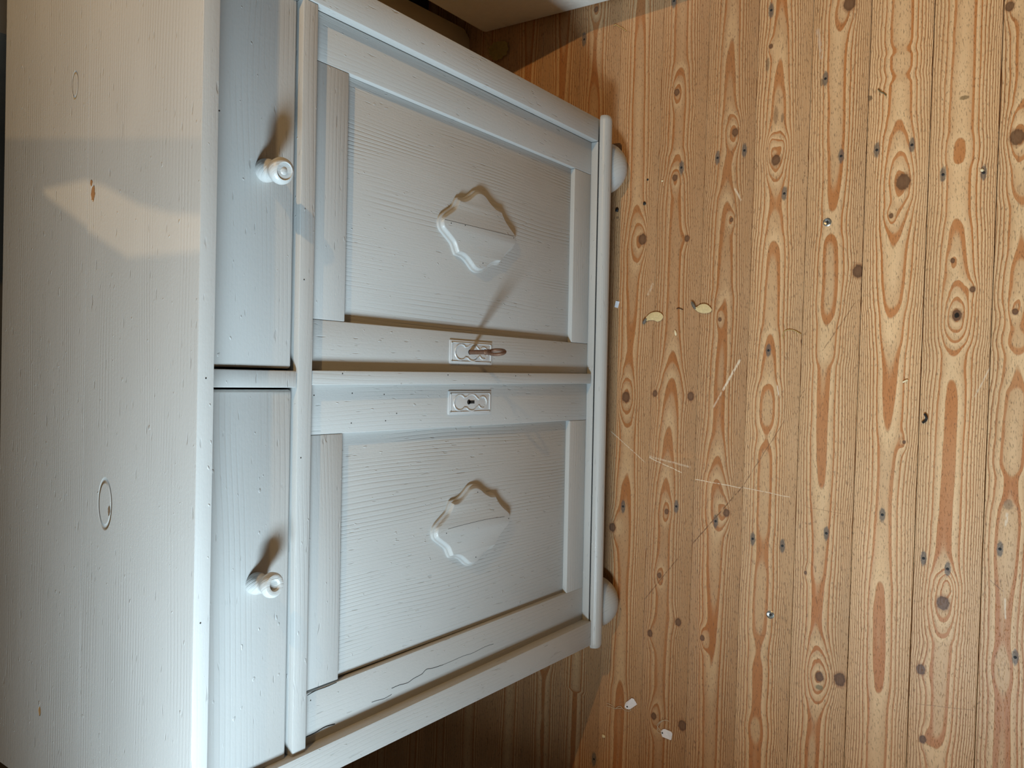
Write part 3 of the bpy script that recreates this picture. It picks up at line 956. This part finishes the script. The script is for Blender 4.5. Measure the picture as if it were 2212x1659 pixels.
M_wing = plain('papery_seed_wing', lin(214, 190, 140), 0.55, 0, 0.28, 260.0, 0.0006)
M_nut = plain('grey_seed_nut', lin(104, 96, 86), 0.6, 0, 0.3, 300.0, 0.0006)
maple_seed([(1394, 695), (1398, 685), (1407, 677), (1418, 674), (1428, 676), (1434, 683), (1431, 691), (1422, 695), (1414, 692), (1403, 692)], ((1391, 700), (1398, 688)), 'curved winged maple seed nearest to the cabinet on the plank floor', 0.0008)
maple_seed([(1500, 663), (1507, 663), (1515, 658), (1525, 657), (1533, 661), (1539, 669), (1535, 675), (1524, 677), (1512, 675), (1504, 669)], ((1496, 652), (1504, 668)), 'pale winged maple seed with a grey curled nut further out on the floor', 0.0016)

bm = flat_poly([(*at(1331, 650).xy, .0006), (*at(1339, 651.5).xy, .0006), (*at(1335.5, 665.5).xy, .0016), (*at(1328, 663.5).xy, .001)], 0, .0005)
tag(finish_mesh('paper_scrap', bm, M_paper), 'tiny white paper scrap on the floor just in front of the cabinet base', 'paper')
p = at(1460, 719)
bm = tube([Vector((*at(1459, 713).xy, .0018)), Vector((*at(1460, 717).xy, .0022)), Vector((*at(1461, 722).xy, .0022)), Vector((*at(1461, 725).xy, .0018))], lambda q: .0006+.0016*math.sin(math.pi*min(max(q, .05), .95)), 8)
tag(finish_mesh('seed_kernel', bm, M_kernel, smooth=60), 'small cream seed kernel lying below the two winged seeds', 'seed')
for pts, r, mat, nm, lab, cat in (
    ([(1692, 732), (1693, 722), (1696, 715), (1704, 712.5), (1714, 713), (1723, 717), (1731, 722)], .0007, M_straw, 'bent_straw', 'thin bent straw curving across one floor plank', 'straw'),
    ([(1326, 56), (1331, 54), (1337, 57), (1346, 62), (1354, 68)], .0007, M_straw, 'grass_stem', 'thin dry grass stem by the white plaster wall foot', 'straw'),
    ([(1897, 193), (1903, 199), (1910, 202), (1915, 207)], .0009, plain('olive_chip', lin(112, 96, 60), .7), 'wood_sliver', 'short olive sliver of wood lying alone on a wide plank', 'splinter'),
    ([(1951, 825.5), (1956, 823), (1961, 821)], .0013, M_kernel, 'pale_chip', 'short pale wood chip near the middle of the floor', 'splinter'),
    ([(1462, 667), (1468, 666), (1476, 669)], .0006, M_black, 'dark_bristle', 'tiny dark bristle between the two winged seeds', 'bristle'),
    ([(1998, 894), (2002, 901), (2000, 908), (1993, 913)], .0019, M_black, 'black_curl', 'black curled rubber shaving on the outer planks', 'crumb')):
    tag(string(nm, pts, r, mat, None, r+.0003), lab, cat)


def crumb(px, py, r, mat, name, label, cat, grp=None):
    c = at(px, py); bm = bmesh.new()
    bmesh.ops.create_icosphere(bm, subdivisions=2, radius=r)
    rd = random.Random(int(px))
    for v in bm.verts:
        v.co *= 0.75+0.5*rd.random(); v.co.z *= 0.6; v.co += Vector((c.x, c.y, r*.55))
    return tag(finish_mesh(name, bm, mat, smooth=60), label, cat, grp)


crumb(1334, 454, .0036, M_black, 'black_crumb', 'larger black crumb close against the cabinet base', 'crumb')
crumb(1393, 440, .0030, M_black, 'black_crumb', 'smaller black crumb one plank out from the cabinet', 'crumb')
crumb(1431, 391, .0018, M_kernel, 'pale_grain', 'tiny pale grain on the second plank near the right foot', 'grain')
crumb(2122, 368, .0022, M_kernel, 'pale_grain', 'tiny pale grain stuck on a nail hole of the outermost planks', 'grain')
crumb(1305, 1590, .0034, M_kernel, 'pale_grain', 'tiny pale grain beside the fallen price tags', 'grain')

# dry leaf in the corner
lf = [at(x, y) for x, y in ((1062, 122), (1060, 108), (1068, 96), (1080, 92), (1096, 92), (1101, 104), (1098, 118), (1086, 128), (1073, 133))]
mid = sum(lf, Vector())/len(lf)
lo_ = empty('dry_leaf', (mid.x, mid.y, 0)); tag(lo_, 'olive brown dry leaf on the floor in the dark corner', 'leaf')
M_leaf = plain('dry_leaf_skin', lin(205, 182, 112), 0.7, 0, 0.2, 120.0, 0.001)
bm = bmesh.new()
sm = catmull([(p.x, p.y, 0) for p in lf], 4, closed=True)
ring_ = [bm.verts.new((p.x, p.y, .004+.004*math.sin(i*.9)**2)) for i, p in enumerate(sm)]
ct = bm.verts.new((mid.x, mid.y, .009))
for i in range(len(sm)): bm.faces.new((ring_[i], ring_[(i+1) % len(sm)], ct))
bmesh.ops.solidify(bm, geom=list(bm.faces), thickness=.0006)
finish_mesh('blade', bm, M_leaf, lo_, smooth=60)
stem = [Vector((*at(1062, 122).xy, .005)), Vector((*at(1056, 100).xy, .006)), Vector((*at(1052, 84).xy, .003))]
finish_mesh('stem', tube(catmull(stem, 5), .0009, 6), M_straw, lo_, smooth=60)

# beige board leaning on the wall behind
bm = bmesh.new()
P0 = [(0.50, 0.378, 0.0), (0.722, 0.378, 0.0), (0.738, 0.378, 0.020), (0.775, 0.478, 0.82), (0.50, 0.478, 0.82)]
a = [bm.verts.new(p) for p in P0]
b = [bm.verts.new((p[0], p[1]+.018, p[2]+.0005)) for p in P0]
bm.faces.new(a); bm.faces.new(list(reversed(b)))
for i in range(len(a)): bm.faces.new((a[i], b[i], b[(i+1) % len(a)], a[(i+1) % len(a)]))
bevel(bm, .003, 2)
tag(finish_mesh('leaning_board', bm, M_beige, smooth=40), 'beige board leaning on the wall behind the right side of the cabinet', 'board')

# ------------------------------------------------------------------ room lamp and an added gobo (above and right of the frame)
pend = empty('pendant_lamp', LAMP+Vector((0, 0, .06))); tag(pend, 'bare bulb pendant lamp hanging right of the cabinet', 'lamp')
finish_mesh('socket', lathe([(0, .12), (.012, .12), (.02, .08), (.02, .055), (0, .055)], LAMP, (0, 0, 1), 20), M_iron, pend, smooth=40)
finish_mesh('cable', tube([LAMP+Vector((0, 0, .12)), LAMP+Vector((0, 0, .28))], .003, 8), M_black, pend, smooth=60)

gobo_root = empty('gobo', GOBO_POS); tag(gobo_root, 'added unseen lantern with cut-out front hanging far right', 'gobo')  # added to throw a bright patch and a lit zone on the tabletop
target = Vector((0.26, 0.16, 0.883))
dirn = (target-GOBO_POS).normalized()
ex = dirn.cross(Vector((0, 0, 1))).normalized(); ey = ex.cross(dirn)
PD = 0.14


def on_plate(x, y):
    d = Vector((x, y, 0.883))-GOBO_POS
    t_ = PD/d.dot(dirn)
    q = d*t_
    return (q.dot(ex), q.dot(ey))


patch_pts = [(0.212, 0.285), (0.209, 0.178), (0.197, 0.136), (0.169, 0.065), (0.154, 0.005), (0.145, -0.06), (0.112, -0.06), (0.115, 0.037), (0.117, 0.086), (0.148, 0.160), (0.152, 0.172), (0.157, 0.173), (0.202, 0.272)]
zone_pts = [(0.290, 0.398), (0.216, -0.055), (0.50, -0.055), (0.50, 0.41), (0.292, 0.41)]
cu = bpy.data.curves.new('plate', 'CURVE'); cu.dimensions = '2D'; cu.fill_mode = 'BOTH'; cu.extrude = 0.0004
for poly in ([(-.12, -.12), (.12, -.12), (.12, .12), (-.12, .12)], [on_plate(*p) for p in patch_pts], [on_plate(*p) for p in zone_pts]):
    sp_ = cu.splines.new('POLY'); sp_.points.add(len(poly)-1); sp_.use_cyclic_u = True
    for q, (a_, b_) in zip(sp_.points, poly): q.co = (a_, b_, 0, 1)
tmp = bpy.data.objects.new('plate', cu); C.objects.link(tmp)
bpy.context.view_layer.update()
me = bpy.data.meshes.new_from_object(tmp.evaluated_get(bpy.context.evaluated_depsgraph_get()))
bpy.data.objects.remove(tmp)
rot = Matrix((ex, ey, -dirn)).transposed()
bm = bmesh.new(); bm.from_mesh(me); bpy.data.meshes.remove(me)
for v in bm.verts: v.co = GOBO_POS+dirn*PD+rot @ v.co
finish_mesh('front_plate', bm, M_iron, gobo_root)
bm = bmesh.new()
q = [(-.12, -.12), (.12, -.12), (.12, .12), (-.12, .12)]
fr_ = [bm.verts.new(GOBO_POS+dirn*(PD+.02)+ex*a_+ey*b_) for a_, b_ in q]
bk_ = [bm.verts.new(GOBO_POS-dirn*.06+ex*a_+ey*b_) for a_, b_ in q]
bm.faces.new(bk_)
for i in range(4): bm.faces.new((fr_[i], bk_[i], bk_[(i+1) % 4], fr_[(i+1) % 4]))
finish_mesh('housing', bm, M_iron, gobo_root)
gp = bpy.data.materials.new('dimming_filter'); gp.use_nodes = True  # tinted filter added to dim the lit zone on the tabletop
nt = gp.node_tree; nt.nodes.clear()
oo = nt.nodes.new('ShaderNodeOutputMaterial'); tb = nt.nodes.new('ShaderNodeBsdfTransparent')
tb.inputs[0].default_value = (.42, .36, .26, 1); nt.links.new(tb.outputs[0], oo.inputs[0])
bm = bmesh.new()
zp = [on_plate(*p) for p in zone_pts]
vs = [bm.verts.new(GOBO_POS+dirn*(PD-.0015)+ex*a_+ey*b_) for a_, b_ in zp]
bm.faces.new(vs)
finish_mesh('dimming_pane', bm, gp, gobo_root)
